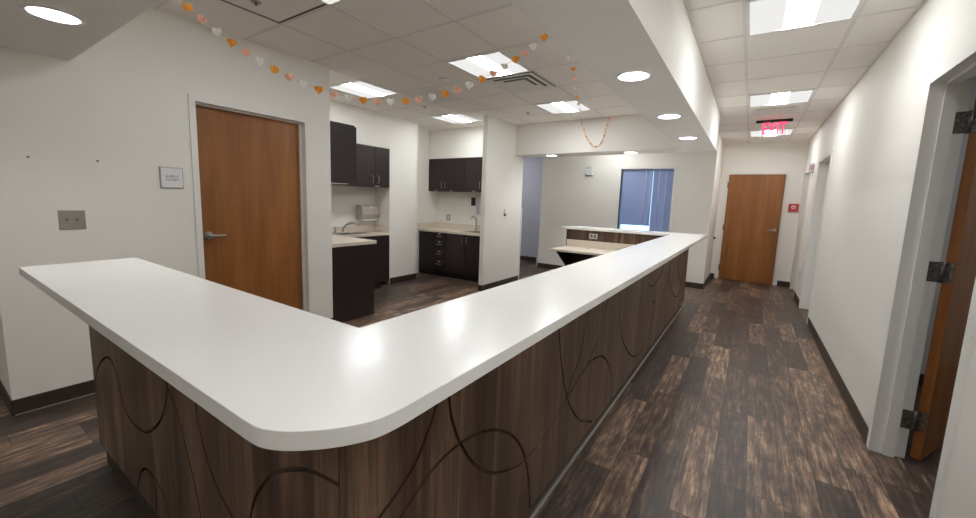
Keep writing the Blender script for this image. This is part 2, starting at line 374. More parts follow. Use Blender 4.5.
# baseboards
def bb(name, boxes, label):
    b = MB()
    for q in boxes: b.box(q[0], q[1], 0, q[2], q[3], 0.10, 0.002)
    return struct(b, name, BASE, label, 'baseboard')
tb = 0.009
bb('baseboard_left', [(XL, 0.297, XL + tb, DY0 - 0.052), (XL, DY1 + 0.052, XL + tb, 2.583), (-7.1, 0.305 - tb, XL + tb, 0.305)], 'dark brown rubber baseboard under the left wall')
struct(MB().box(XL + tb, 0.31, 0, XL + tb + 0.006, DY0 - 0.06, 0.006), 'trim_2', SILVEREDGE, 'thin pale strip at the foot of the left baseboard', 'floor strip')
bb('baseboard_kitchenette', [(-4.92, 4.50, -4.92 + tb, 5.12), (-5.30, 5.125, -5.30 + tb, 5.5)], 'dark baseboard beside the sink recess')
bb('baseboard_partition', [(-3.45, 5.10, -3.45 + tb, 6.25), (-3.53, 5.10 - tb, -3.45, 5.10)], 'dark baseboard at the foot of the partition')
bb('baseboard_far', [(-3.88, 7.93 - tb, -0.585, 7.93), (-0.585, 7.93 - tb, -0.585 + tb, 9.4), (-3.88 - tb, 7.93, -3.88, 8.66), (-7.1, 8.66 - tb, -3.88, 8.66)], 'dark baseboard along the far walls')
bb('baseboard_end', [(-0.585, 9.40 - tb, EX0 - 0.075, 9.40), (EX1 + 0.075, 9.40 - tb, XR, 9.40)], 'dark baseboard at the corridor end')
bb('baseboard_right', [(XR - tb, NY1 + 0.058, XR, D3[0] - 0.05), (XR - tb, D3[1] + 0.05, XR, D4[0] - 0.05), (XR - tb, D4[1] + 0.05, XR, 9.39), (XR - tb, -2.5, XR, NY0 - 0.058)], 'dark baseboard along the right corridor wall')
b = MB().box(X2, 4.755 - tb, 0, 4.1, 4.755, 0.10); struct(b, 'baseboard_room', BASE, 'black baseboard inside the open right room', 'baseboard')

# ------------------------------------------------------------------ doors (structure)
# left door
d = thing('door_1', (XL, (DY0 + DY1) / 2, 0), 'closed cherry wood door in the left wall behind the counter', 'door', None, 'structure')
x0 = XL - 0.072
MB().box(x0 - 0.045, DY0 + 0.004, 0.008, x0, DY1 - 0.004, DZ - 0.004, 0.002).build('door_slab', DOORWOOD, d)
f = MB()
for y0, y1 in ((DY0 - 0.05, DY0), (DY1, DY1 + 0.05)):
    f.box(XL - 0.11, y0 + 0.006, 0, XL + 0.012, y1 - (0.0 if y0 < DY0 - .01 else 0.006), DZ + 0.0)
f.box(XL - 0.11, DY0 - 0.044, DZ, XL + 0.012, DY1 + 0.044, DZ + 0.05)
f.box(XL - 0.07, DY0 - 0.002, 0, XL - 0.048, DY0 + 0.014, DZ).box(XL - 0.07, DY1 - 0.014, 0, XL - 0.048, DY1 + 0.002, DZ).box(XL - 0.07, DY0, DZ - 0.014, XL - 0.048, DY1, DZ)
f.build('door_frame', FRAME, d)
def lever(parent, c, n, along, name='handle'):
    """rose on a face with outward normal n, lever running 'along'"""
    c, n, a = Vector(c), Vector(n), Vector(along)
    h = MB().cyl(c, c + n * 0.012, 0.033, seg=28).cyl(c + n * 0.012, c + n * 0.018, 0.033, 0.027, seg=28).cyl(c + n * 0.015, c + n * 0.055, 0.011, seg=18)
    pts = [c + n * 0.052 - a * 0.012, c + n * 0.056 + a * 0.01, c + n * 0.057 + a * 0.05, c + n * 0.054 + a * 0.09, c + n * 0.048 + a * 0.118]
    h.tube([p for p in pts], [0.011, 0.0125, 0.0105, 0.009, 0.0065], 14)
    h.sph(c + n * 0.058, 0.010, (1, 1, 1))
    return tag(h.build(name, CHROME, parent), 'brushed steel lever handle')
lever(d, (x0, DY0 + 0.07, 1.068), (1, 0, 0), (0, 1, 0))

# corridor end door, slightly ajar
d = thing('door_2', (EX0, 9.40, 0), 'cherry wood door closing the far end of the corridor', 'door', None, 'structure')
ang = R_(2.2); M = Matrix.Translation((EX0, 9.385, 0)) @ Matrix.Rotation(-ang, 4, 'Z') @ Matrix.Translation((-EX0, -9.385, 0))
def bent(mb, M):
    bmesh.ops.transform(mb.bm, matrix=M, verts=mb.bm.verts); return mb
bent(MB().box(EX0 + 0.004, 9.385, 0.01, EX1 - 0.004, 9.43, EZ - 0.004, 0.002), M).build('door_slab', DOORWOOD, d)
f = MB().box(EX0 - 0.055, 9.388, 0, EX0 - 0.002, 9.48, EZ).box(EX1 + 0.002, 9.388, 0, EX1 + 0.055, 9.48, EZ).box(EX0 - 0.055, 9.388, EZ, EX1 + 0.055, 9.48, EZ + 0.05)
f.build('door_frame', FRAME, d)
hh = M @ Vector((EX1 - 0.075, 9.385, 1.07)); lever(d, hh, (0, -1, 0), (-1, 0, 0))
for z in (0.25, 1.07, 1.93):
    tag(MB().cyl((EX0 - 0.004, 9.378, z - 0.055), (EX0 - 0.004, 9.378, z + 0.055), 0.009, seg=12).build('hinge', STEEL, d), 'steel hinge')

# near right door, swung open into the room
d = thing('door_3', (XR + 0.15, 3.2, 0), 'open wooden door swung into the room at right', 'door', None, 'structure')
pin = Vector((0.925, 3.222, 0)); th = R_(151)
dirv = Vector((math.sin(th), -math.cos(th), 0)); nrm = Vector((-math.cos(th), -math.sin(th), 0))
def slab_pt(a, b, z): return pin + dirv * a + nrm * b + Vector((0, 0, z))
poly = [slab_pt(0.018, 0, 0), slab_pt(0.92, 0, 0), slab_pt(0.92, 0.045, 0), slab_pt(0.018, 0.045, 0)]
MB().prism([(p.x, p.y) for p in poly], 0.012, NZ - 0.006, 'z', bev=0.0015).build('door_slab', DOORWOOD, d)
poly = [slab_pt(0.0172, 0.001, 0), slab_pt(0.0185, 0.001, 0), slab_pt(0.0185, 0.044, 0), slab_pt(0.0172, 0.044, 0)]
tag(MB().prism([(p.x, p.y) for p in poly], 0.014, NZ - 0.008, 'z').build('door_edge', DOOREDGE, d), 'lighter orange door edge')
fr = MB()
far_prof = [(XR - 0.010, 3.254), (XR - 0.010, 3.200), (0.800, 3.200), (0.858, 3.200), (0.858, 3.216), (0.908, 3.216), (0.908, 3.254), (0.895, 3.254), (0.895, 3.222), (XR, 3.222), (XR, 3.254)]
fr.prism(far_prof, 0, NZ + 0.0, 'z')
near_prof = [(x, NY0 + NY1 - y) for x, y in far_prof]
fr.prism(near_prof, 0, NZ + 0.0, 'z')
fr.box(XR - 0.0105, NY0 - 0.05, NZ - 0.001, 0.8575, NY1 + 0.05, NZ + 0.0535).box(0.8565, NY0 - 0.01, NZ + 0.012, 0.9075, NY1 + 0.01, NZ + 0.053)
# door stop ridge
fr.box(0.806, 3.186, 0, 0.858, 3.2005, NZ).box(0.806, NY0 - 0.0005, 0, 0.858, NY0 + 0.014, NZ).box(0.806, NY0, NZ - 0.014, 0.858, NY1, NZ + 0.001)
fr.build('door_frame', FRAME, d)
for z in (0.245, 1.132, 1.945):
    h = MB().box(0.862, 3.2125, z - 0.057, 0.916, 3.2165, z + 0.057, 0.001)
    h.cyl((0.921, 3.212, z - 0.06), (0.921, 3.212, z + 0.06), 0.0085, seg=14)
    for k in range(4):
        q = Vector((0.874 + 0.022 * (k % 2), 3.2125, z - 0.042 + 0.028 * k)); h.cyl(q, q + Vector((0, -0.002, 0)), 0.0045, seg=10, mi=1)
    e0, e1, bck = slab_pt(0.0165, 0.0, 0), slab_pt(0.0165, 0.042, 0), slab_pt(0.0185, 0.021, 0)
    p4 = [slab_pt(0.0145, -0.008, 0), slab_pt(0.0145, 0.040, 0), slab_pt(0.018, 0.040, 0), slab_pt(0.018, -0.008, 0)]
    h.prism([(p.x, p.y) for p in p4], z - 0.057, z + 0.057, 'z')
    for k in range(4):
        q = slab_pt(0.0145, 0.014 + 0.015 * (k % 2), z - 0.042 + 0.028 * k); h.cyl(q, q - dirv * 0.002, 0.0045, seg=10, mi=1)
    tag(h.build('hinge', [STEEL, PLATE], d), 'worn dark steel butt hinge')

# far right openings: lined frames
for (y0, y1, zt), nm, lb in ((D3, 'door_4', 'pale framed doorway midway along the right corridor wall'), (D4, 'door_5', 'pale framed doorway at the far right end of the corridor')):
    d = thing(nm, (XR, (y0 + y1) / 2, 0), lb, 'doorway', None, 'structure')
    f = MB()
    f.box(XR - 0.010, y1 - 0.006, 0, 0.895, y1 + 0.045, zt).box(XR - 0.010, y0 - 0.045, 0, 0.895, y0 + 0.006, zt).box(XR - 0.011, y0 - 0.045, zt - 0.007, 0.894, y1 + 0.045, zt + 0.045)
    # cut against wall is avoided by thinning: jamb liners
    f.box(0.82, y1 - 0.018, 0, 0.858, y1 - 0.004, zt - 0.018).box(0.82, y0 + 0.008, zt - 0.02, 0.858, y1 - 0.008, zt - 0.005)
    f.build('door_frame', FRAME, d)
    MB().box(0.862, y0 + 0.009, 0.01, 0.892, y1 - 0.009, zt - 0.010).build('door_slab', FRAME if nm == 'door_4' else DOORWOOD, d)

# ------------------------------------------------------------------ window
wn = thing('window_1', ((WX0 + WX1) / 2, 7.93, WZ0), 'blue daylit window in the far wall behind closed blinds', 'window', None, 'structure')
f = MB()
f.box(WX0 - 0.055, 7.915, WZ0 - 0.05, WX0, 8.06, WZ1 + 0.05).box(WX1, 7.915, WZ0 - 0.05, WX1 + 0.055, 8.06, WZ1 + 0.05)
f.box(WX0, 7.915, WZ1, WX1, 8.06, WZ1 + 0.05).box(WX0, 7.915, WZ0 - 0.05, WX1, 8.06, WZ0)
f.box(WX0, 8.03, WZ0, WX0 + 0.03, 8.06, WZ1).box(-1.60, 8.02, WZ0, -1.575, 8.06, WZ1)
f.build('window_frame', FRAME, wn)
tag(MB().box(WX0 + 0.001, 7.93, WZ0, WX0 + 0.022, 8.02, WZ1).build('dark_reveal', BLACK, wn), 'dark left reveal')  # black strip laid along the left reveal
gl = bpy.data.materials.new('window_glass'); gl.use_nodes = True
gb = gl.node_tree.nodes['Principled BSDF']; gb.inputs['Transmission Weight'].default_value = 1; gb.inputs['Roughness'].default_value = 0; gb.inputs['IOR'].default_value = 1.02
gb.inputs['Base Color'].default_value = (0.75, 0.88, 1.0, 1)
MB().box(WX0, 8.045, WZ0, WX1, 8.05, WZ1).build('window_pane', gl, wn)
def blinds(x0, x1, zbot, label):
    t = thing('window_blind', ((x0 + x1) / 2, 7.965, zbot), label, 'blind')
    tag(MB().box(x0, 7.945, WZ1 - 0.035, x1, 7.985, WZ1 - 0.002, 0.002).build('head_rail', BLIND, t), None)
    s = MB(); z = WZ1 - 0.045; n = 0
    while z > zbot + 0.02:
        tl = R_(66); dy, dz = 0.0125 * math.cos(tl), 0.0125 * math.sin(tl)
        s.prism([(7.965 - dy, z - dz), (7.965 - dy + 0.0006, z - dz - 0.0003), (7.966 + 0.0008, z - 0.0003 + 0.0012), (7.965 + dy + 0.0006, z + dz - 0.0003), (7.965 + dy, z + dz), (7.966, z + 0.0015)], x0 + 0.004, x1 - 0.004, 'x')
        z -= 0.0218; n += 1
    s.build('slats', BLIND, t)
    MB().box(x0, 7.955, zbot, x1, 7.977, zbot + 0.016, 0.002).build('bottom_rail', BLIND, t)
    k = 2 if x1 - x0 > 0.4 else 2
    for i in range(k):
        x = x0 + (x1 - x0) * (0.78 if i == 0 else 0.93) if x1 - x0 > 0.4 else x0 + (x1 - x0) * (0.3 + 0.35 * i)
        MB().cyl((x, 7.949, zbot + 0.01), (x, 7.949, WZ1 - 0.03), 0.004, seg=8).build('cord', PLASTIC, t)
    return t
blinds(WX0 + 0.03, -1.592, WZ0 + 0.15, 'wider blue slatted blind in the left part of the far window')
blinds(-1.583, WX1 - 0.003, WZ0 + 0.012, 'narrower blue slatted blind in the right part of the far window')

# ------------------------------------------------------------------ reception counter
rc = thing('reception_counter', (-0.8, 0.6, 0), 'U-shaped walnut reception counter with curved grooves and white top', 'counter')
slab = [(-2.72, 0.288)] + ARC + [(-0.48, 6.4), (-2.52, 6.4), (-2.52, 5.98), (-0.892, 5.98), (-0.892, 0.702), (-2.745, 0.702)]
tag(MB().prism(slab, 1.036, 1.07, 'z', bev=0.0014).build('countertop', WHITE, rc), 'white quartz top with rounded corner')
PX, PY = -0.68, 0.497     # outer panel faces
def sweep_cutter(pts, plane, face, w=0.0058, depth=0.013, out=0.02):
    c = smooth_curve(pts, 8); b = MB(); bm = b.bm; rows = []
    for i, p in enumerate(c):
        q0, q1 = Vector(c[max(i - 1, 0)]), Vector(c[min(i + 1, len(c) - 1)])
        t = (q1 - q0).normalized(); n = Vector((-t.y, t.x)); a, d = Vector(p) + n * w, Vector(p) - n * w
        if plane == 'x': rows.append([bm.verts.new((face - depth, a.x, a.y)), bm.verts.new((face - depth, d.x, d.y)), bm.verts.new((face + out, d.x, d.y)), bm.verts.new((face + out, a.x, a.y))])
        else: rows.append([bm.verts.new((a.x, face + depth, a.y)), bm.verts.new((d.x, face + depth, d.y)), bm.verts.new((d.x, face - out, d.y)), bm.verts.new((a.x, face - out, a.y))])
    for r0, r1 in zip(rows, rows[1:]):
        for k in range(4): bm.faces.new((r0[k], r0[(k + 1) % 4], r1[(k + 1) % 4], r1[k]))
    bm.faces.new(rows[0][::-1]); bm.faces.new(rows[-1]); bmesh.ops.recalc_face_normals(bm, faces=bm.faces)
    return b
right_curves = [
    [(0.47, 0.60), (0.52, 0.625), (0.59, 0.664), (0.644, 0.69), (0.713, 0.737), (0.763, 0.805), (0.80, 0.88), (0.83, 0.98), (0.845, 1.05)],
    [(0.838, 1.05), (0.842, 0.98), (0.852, 0.862), (0.87, 0.783), (0.914, 0.687), (0.988, 0.578), (1.092, 0.483), (1.208, 0.421), (1.33, 0.378), (1.446, 0.375), (1.555, 0.39), (1.663, 0.425), (1.80, 0.467), (1.955, 0.512), (2.06, 0.535), (2.151, 0.547), (2.309, 0.524), (2.42, 0.475), (2.51, 0.407), (2.58, 0.33), (2.623, 0.24), (2.645, 0.1), (2.65, 0.05)],
    [(0.47, 0.515), (0.58, 0.573), (0.661, 0.614), (0.727, 0.652), (0.807, 0.683), (0.914, 0.69), (1.04, 0.665), (1.147, 0.617), (1.261, 0.53), (1.351, 0.412), (1.41, 0.259), (1.436, 0.1), (1.44, 0.05)],
    [(1.62, 1.05), (1.63, 0.98), (1.652, 0.852), (1.704, 0.67), (1.817, 0.45), (1.999, 0.26), (2.241, 0.13)],
    [(2.03, 1.05), (2.03, 0.98), (2.022, 0.848), (1.961, 0.652), (1.86, 0.55), (1.78, 0.47)],
    [(2.46, 1.05), (2.45, 0.98), (2.4, 0.857), (2.28, 0.70), (2.18, 0.60), (2.08, 0.545)],
    [(2.635, 1.05), (2.64, 0.98), (2.659, 0.851), (2.732, 0.626), (2.85, 0.47), (3.007, 0.345), (3.17, 0.25), (3.328, 0.20), (3.52, 0.19), (3.722, 0.24), (3.86, 0.32), (3.95, 0.42), (3.98, 0.49), (3.93, 0.54), (3.84, 0.56)],
    [(3.40, 1.05), (3.42, 0.98), (3.477, 0.85), (3.58, 0.77), (3.691, 0.735), (3.83, 0.72), (3.982, 0.745), (4.13, 0.78), (4.268, 0.84), (4.4, 0.98), (4.44, 1.05)],
    [(4.61, 1.05), (4.62, 0.98), (4.659, 0.8), (4.75, 0.65), (4.849, 0.556), (5.02, 0.44), (5.199, 0.37), (5.4, 0.32), (5.563, 0.34), (5.66, 0.42), (5.668, 0.47), (5.58, 0.53), (5.42, 0.55)],
    [(5.12, 1.05), (5.14, 0.9), (5.24, 0.72), (5.44, 0.55), (5.62, 0.36), (5.70, 0.1), (5.71, 0.05)],
    [(4.18, 0.05), (4.2, 0.2), (4.3, 0.42), (4.5, 0.62), (4.66, 0.8)],
]
front_curves = [
    [(-2.80, 0.36), (-2.745, 0.40), (-2.715, 0.45), (-2.674, 0.51), (-2.62, 0.56), (-2.554, 0.605), (-2.46, 0.645), (-2.39, 0.645), (-2.335, 0.59), (-2.30, 0.515), (-2.25, 0.455), (-2.18, 0.43), (-2.11, 0.425), (-1.985, 0.444), (-1.859, 0.517), (-1.768, 0.607), (-1.715, 0.71), (-1.69, 0.85), (-1.68, 1.05)],
    [(-2.165, 0.05), (-2.163, 0.09), (-2.134, 0.165), (-2.08, 0.23), (-2.02, 0.265), (-1.96, 0.262), (-1.925, 0.225), (-1.93, 0.15), (-1.945, 0.05)],
    [(-2.0, 0.268), (-1.929, 0.268), (-1.848, 0.237), (-1.804, 0.18), (-1.78, 0.05)],
    [(-1.77, 0.86), (-1.74, 0.78), (-1.718, 0.733), (-1.638, 0.659), (-1.557, 0.507), (-1.493, 0.368), (-1.47, 0.2), (-1.465, 0.05)],
    [(-1.48, 1.05), (-1.475, 0.85), (-1.461, 0.719), (-1.445, 0.654), (-1.393, 0.557), (-1.327, 0.492), (-1.238, 0.443), (-1.15, 0.40), (-1.06, 0.33)],
    [(-1.16, 0.05), (-1.155, 0.25), (-1.14, 0.42), (-1.122, 0.503), (-1.093, 0.574), (-1.044, 0.642), (-0.972, 0.710), (-0.882, 0.760), (-0.802, 0.788), (-0.70, 0.80)],
]
p = MB().box(PX - 0.022, PY + 0.001, 0.10, PX, 6.20, 1.036).build('side_panel', [WALNUT], rc, None)
p.parent = None; p.location = (0, 0, 0); p.data.transform(Matrix.Translation(WORLD[rc.name]))
for c in right_curves: boolean(p, sweep_cutter(c, 'x', PX), GROOVE)
boolean(p, MB().box(PX - 0.006, 3.12, 0.0, PX + 0.02, 3.124, 1.2), GROOVE)
p.data.transform(Matrix.Translation(-WORLD[rc.name])); p.location = (0, 0, 0); p.parent = rc
tag(p, 'long walnut panel with sweeping curved grooves')
p = MB().box(-2.745, PY, 0.10, PX - 0.023, PY + 0.022, 1.036).build('front_panel', [WALNUT], rc)
p.data.transform(Matrix.Translation(WORLD[rc.name])); p.parent = None; p.location = (0, 0, 0)
for c in front_curves: boolean(p, sweep_cutter(c, 'y', PY), GROOVE)
p.data.transform(Matrix.Translation(-WORLD[rc.name])); p.location = (0, 0, 0); p.parent = rc
tag(p, 'short walnut panel with arched grooves')
MB().box(PX - 0.0240, PY - 0.0003, 0.10, PX - 0.0215, PY + 0.0012, 1.036).build('corner_seam', GROOVE, rc)
core = MB().box(-2.735, PY + 0.022, 0.10, PX - 0.022, 0.66, 1.036).box(-0.86, 0.66, 0.10, PX - 0.022, 6.198, 1.036).box(-2.47, 6.07, 0.10, -0.86, 6.198, 1.036)
core.build('counter_core', WALNUT, rc)
MB().box(-2.505, 6.05, 0.0, -2.47, 6.21, 1.036, 0.002).build('end_panel', WALL, rc)
MB().box(-2.47, 6.05, 0.10, -0.87, 6.07, 1.036).build('inner_panel', WALNUT, rc)
MB().box(-2.70, PY + 0.012, 0, PX - 0.024, 0.64, 0.10).box(-0.84, 0.64, 0, PX - 0.024, 6.17, 0.10).box(-2.44, 6.06, 0, -0.84, 6.17, 0.10).build('toe_kick', BASE, rc)
MB().box(PX - 0.024, PY + 0.1, 0, PX - 0.012, 6.17, 0.007).build('floor_strip', SILVEREDGE, rc)
ou = MB().box(-2.085, 6.043, 0.905, -1.955, 6.05, 0.985, 0.002).build('outlet_plate', PLASTIC2, rc)
for a in (-2.065, -2.01): MB().box(a, 6.041, 0.92, a + 0.035, 6.0435, 0.97, 0.001).build('socket', SHADE, ou)

# work desk on the far arm
dk = thing('work_desk', (-1.7, 5.7, 0), 'cream topped low work desk fixed inside the far counter arm', 'desk')
MB().box(-2.45, 5.43, 0.728, -0.895, 6.05, 0.762, 0.004).build('desk_top', CREAM, dk)
MB().box(-2.45, 6.03, 0.762, -0.895, 6.049, 0.868, 0.002).build('backsplash', CREAM, dk)
for x in (-2.41, -1.3):
    MB().prism([(5.50, 0.728), (6.045, 0.728), (6.045, 0.22), (5.90, 0.22), (5.90, 0.47)], x, x + 0.03, 'x').build('bracket', BLACK, dk)
MB().box(-2.38, 6.02, 0.02, -0.90, 6.045, 0.728).build('modesty_panel', ESPRESSO, dk)
MB().lathe([(0.0, 0.003), (0.028, 0.003), (0.03, 0.0), (0.03, -0.004)], (-2.05, 5.92, 0.763), 24).build('cable_grommet', TOWEL, dk)

# ------------------------------------------------------------------ kitchenette one
def pull(mb, a, b, n, r=0.005, off=0.028):
    a, b, n = Vector(a), Vector(b), Vector(n)
    t = (b - a).normalized()
    mb.tube([a, a + n * off * 0.8, a + n * off + t * 0.01, b + n * off - t * 0.01, b + n * off * 0.8, b], r, 10)
    return mb
t = thing('base_cabinet', (-4.4, 2.9, 0), 'dark espresso base cabinet end standing beside the left door', 'cabinet')
MB().box(-5.25, 2.60, 0.10, -3.792, 3.16, 0.875).build('carcase', ESPRESSO, t)
MB().box(-3.790, 2.588, 0.0, -3.768, 3.195, 0.875, 0.001).build('end_panel', ESPRESSO, t)
MB().box(-5.25, 2.62, 0, -3.80, 3.10, 0.10).build('toe_kick', BLACK, t)
for i, (a, b) in enumerate(((-4.78, -4.30), (-4.29, -3.80))):
    dd = MB().box(a, 3.161, 0.11, b, 3.18, 0.865, 0.001).build('door', ESPRESSO, t)
    pull(MB(), ((b - 0.05) if i == 0 else (a + 0.05), 3.18, 0.68), ((b - 0.05) if i == 0 else (a + 0.05), 3.18, 0.80), (0, 1, 0)).build('handle', CHROME, dd)
t = thing('sink_cabinet', (-5.07, 3.9, 0), 'dark espresso cabinet under the sink counter in the recess', 'cabinet')
MB().box(-5.275, 3.20, 0.10, -4.935, 4.486, 0.825).build('carcase', ESPRESSO, t)
for a, b in ((3.70, 4.085), (4.093, 4.484)):
    dd = MB().box(-4.934, a, 0.05, -4.915, b, 0.818, 0.001).build('door', ESPRESSO, t)
MB().box(-5.275, 3.20, 0.0, -4.80, 4.20, 0.098).build('toe_kick', BLACK, t)
t = thing('worktop', (-4.6, 3.2, 0.83), 'cream L-shaped worktop with sink beside the left door', 'worktop')
tag(MB().box(-5.275, 2.588, 0.876, -3.745, 3.215, 0.918, 0.005).build('counter_slab', CREAM, t), 'near counter run')
MB().box(-5.275, 3.216, 0.826, -4.902, 4.486, 0.866, 0.004).build('sink_run', CREAM, t)
MB().box(-5.279, 3.216, 0.866, -5.262, 4.485, 0.968, 0.002).box(-5.262, 4.47, 0.866, -4.925, 4.486, 0.968, 0.002).build('backsplash', CREAM, t)
sk = MB().box(-5.20, 3.55, 0.8665, -4.93, 4.16, 0.8705, 0.001).build('sink', CHROME, t)
MB().box(-5.18, 3.62, 0.8706, -4.95, 4.13, 0.8712).build('basin', STEEL, sk)
t = thing('faucet', (-5.20, 3.80, 0.866), 'chrome faucet with curved spout on the sink by the left door', 'faucet')
MB().box(-5.225, 3.64, 0.872, -5.175, 3.90, 0.886, 0.006).build('deck_plate', CHROME, t)
MB().tube([(-5.20, 3.80, 0.88), (-5.20, 3.81, 0.94), (-5.17, 3.85, 1.0), (-5.12, 3.91, 1.025), (-5.07, 3.96, 1.02), (-5.05, 3.98, 0.985)], [0.016, 0.015, 0.013, 0.013, 0.013, 0.012], 14).build('spout', CHROME, t)
MB().cyl((-5.20, 3.675, 0.88), (-5.20, 3.675, 0.93), 0.016).tube([(-5.20, 3.675, 0.932), (-5.18, 3.65, 0.955), (-5.15, 3.62, 0.972)], [0.012, 0.009, 0.007]).build('lever', CHROME, t)
t = thing('towel_dispenser', (-5.22, 4.28, 1.07), 'grey paper towel dispenser on the wall above the sink', 'dispenser')
MB().prism([(-5.279, 1.075), (-5.279, 1.305), (-5.17, 1.305), (-5.125, 1.27), (-5.11, 1.16), (-5.135, 1.10), (-5.17, 1.075)], 4.105, 4.455, 'y', bev=0.006).build('cover', TOWEL, t)
MB().box(-5.20, 4.13, 1.055, -5.12, 4.43, 1.076, 0.004).build('paper_slot', PAPER, t)
MB().box(-5.124, 4.25, 1.262, -5.112, 4.31, 1.276, 0.002).build('lock', PLASTIC, t)

def upper(name_loc, label):
    return thing('wall_cabinet', name_loc, label, 'cabinet', None)
t = upper((-4.3, 2.74, 1.575), 'dark espresso wall cabinet end beside the left door')
MB().box(-4.95, 2.585, 1.59, -3.745, 2.885, 2.205).build('carcase', ESPRESSO, t)
MB().box(-3.744, 2.584, 1.575, -3.726, 2.892, 2.209, 0.001).build('end_panel', ESPRESSO, t)
MB().box(-3.764, 2.894, 1.577, -3.727, 2.915, 2.195, 0.001).build('door', ESPRESSO, t)
tag(MB().box(-3.90, 2.60, 1.568, -3.728, 2.80, 1.588, 0.002).build('light_strip', PLASTIC2, t), 'pale strip under the cabinet')
t = upper((-5.1, 4.17, 1.60), 'dark two-door wall cabinet above the sink recess')
MB().box(-5.275, 3.40, 1.595, -4.942, 4.486, 2.21).build('carcase', ESPRESSO, t)
for a, b, hy in ((3.41, 3.79, 3.75), (3.795, 4.19, 4.135), (4.195, 4.483, 4.245)):
    dd = MB().box(-4.941, a, 1.60, -4.921, b, 2.205, 0.0015).build('door', ESPRESSO, t)
    pull(MB(), (-4.921, hy, 1.655), (-4.921, hy, 1.765), (1, 0, 0)).build('handle', CHROME, dd)
tag(MB().box(-4.921, 4.19, 1.598, -4.914, 4.275, 1.615, 0.001).build('latch', CHROME, t), 'small bright latch')
# ------------------------------------------------------------------ kitchenette two
t = thing('base_cabinet', (-4.6, 5.85, 0), 'long dark base cabinet with drawers and doors in the far alcove', 'cabinet')
MB().box(-5.285, 5.60, 0.10, -3.535, 6.145, 0.825).build('carcase', ESPRESSO, t)
MB().box(-5.28, 5.64, 0, -3.54, 6.12, 0.10).build('toe_kick', BLACK, t)
MB().box(-5.284, 5.581, 0.02, -4.915, 5.599, 0.82, 0.001).build('filler_panel', ESPRESSO, t)
for k in range(4):
    z0 = [0.105, 0.30, 0.49, 0.67][k]; z1 = [0.295, 0.485, 0.665, 0.815][k]
    dr = MB().box(-4.905, 5.581, z0, -4.655, 5.599, z1, 0.001).build('drawer', ESPRESSO, t)
    pull(MB(), (-4.83, 5.581, z1 - 0.06), (-4.73, 5.581, z1 - 0.06), (0, -1, 0)).build('handle', CHROME, dr)
    tag(MB().box(-4.80, 5.578, z1 - 0.025, -4.75, 5.581, z1 - 0.008).build('label_tag', PLASTIC2, dr), 'pale tag above the pull')
for a, b, hx in ((-4.645, -4.19, -4.235), (-4.18, -3.54, -4.135)):
    dd = MB().box(a, 5.581, 0.105, b, 5.599, 0.815, 0.001).build('door', ESPRESSO, t)
    pull(MB(), (hx, 5.581, 0.66), (hx, 5.581, 0.78), (0, -1, 0)).build('handle', CHROME, dd)
t = thing('worktop', (-4.4, 5.8, 0.83), 'cream worktop with backsplash in the far kitchenette alcove', 'worktop')
MB().box(-5.296, 5.555, 0.827, -3.534, 6.148, 0.868, 0.004).build('counter_slab', CREAM, t)
MB().box(-5.296, 6.13, 0.868, -3.534, 6.148, 0.975, 0.002).box(-5.298, 5.56, 0.868, -5.28, 6.13, 0.975, 0.002).build('backsplash', CREAM, t)
sk = MB().box(-4.30, 5.62, 0.8685, -3.80, 6.02, 0.8725, 0.001).build('sink', CHROME, t)
MB().box(-4.27, 5.66, 0.8726, -3.83, 5.98, 0.8732).build('basin', STEEL, sk)
t = upper((-4.4, 6.0, 1.59), 'long dark wall cabinet hung in the far kitchenette alcove')
MB().box(-5.296, 5.85, 1.59, -3.534, 6.146, 2.203).build('carcase', ESPRESSO, t)
for a, b, hx in ((-5.292, -4.905, -4.945), (-4.90, -4.42, -4.86), (-4.415, -4.02, -4.06), (-4.015, -3.54, -3.975)):
    dd = MB().box(a, 5.831, 1.593, b, 5.849, 2.20, 0.0015).build('door', ESPRESSO, t)
    pull(MB(), (hx, 5.831, 1.655), (hx, 5.831, 1.765), (0, -1, 0)).build('handle', CHROME, dd)
for x in (-5.10, -4.72, -4.20):
    MB().box(x - 0.035, 5.825, 1.592, x + 0.035, 5.831, 1.612, 0.001).build('latch', CHROME, t)
t = thing('soap_dispenser', (-4.36, 6.11, 1.20), 'white wall soap dispenser with dark front in the far alcove', 'dispenser')
MB().box(-4.43, 6.06, 1.19, -4.30, 6.148, 1.50, 0.012).build('body', PLASTIC, t)
MB().box(-4.415, 6.05, 1.34, -4.315, 6.061, 1.49, 0.004).build('window', BLACK, t)
t = thing('tall_faucet', (-4.30, 6.07, 0.868), 'small chrome faucet at the right end of the far alcove worktop', 'faucet')
MB().cyl((-4.30, 6.07, 0.87), (-4.30, 6.07, 0.90), 0.022).build('base', CHROME, t)
MB().tube([(-4.30, 6.07, 0.89), (-4.30, 6.07, 1.06), (-4.30, 6.04, 1.12), (-4.30, 5.97, 1.14), (-4.30, 5.91, 1.10)], 0.011, 12).build('spout', CHROME, t)
t = thing('wall_outlet', (-5.03, 6.14, 1.01), 'steel outlet plate above the far alcove backsplash', 'outlet')
MB().box(-5.075, 6.141, 1.02, -4.995, 6.149, 1.14, 0.002).build('plate', PLATE, t)
for z in (1.045, 1.085): MB().box(-5.05, 6.139, z, -5.02, 6.142, z + 0.03).build('socket', PLASTIC, t)
t = tag(MB().box(-5.20, 6.09, 1.03, -5.10, 6.149, 1.12, 0.008).build('plug_adapter', PLASTIC), 'white plug adapter left of the alcove outlet', 'adapter')

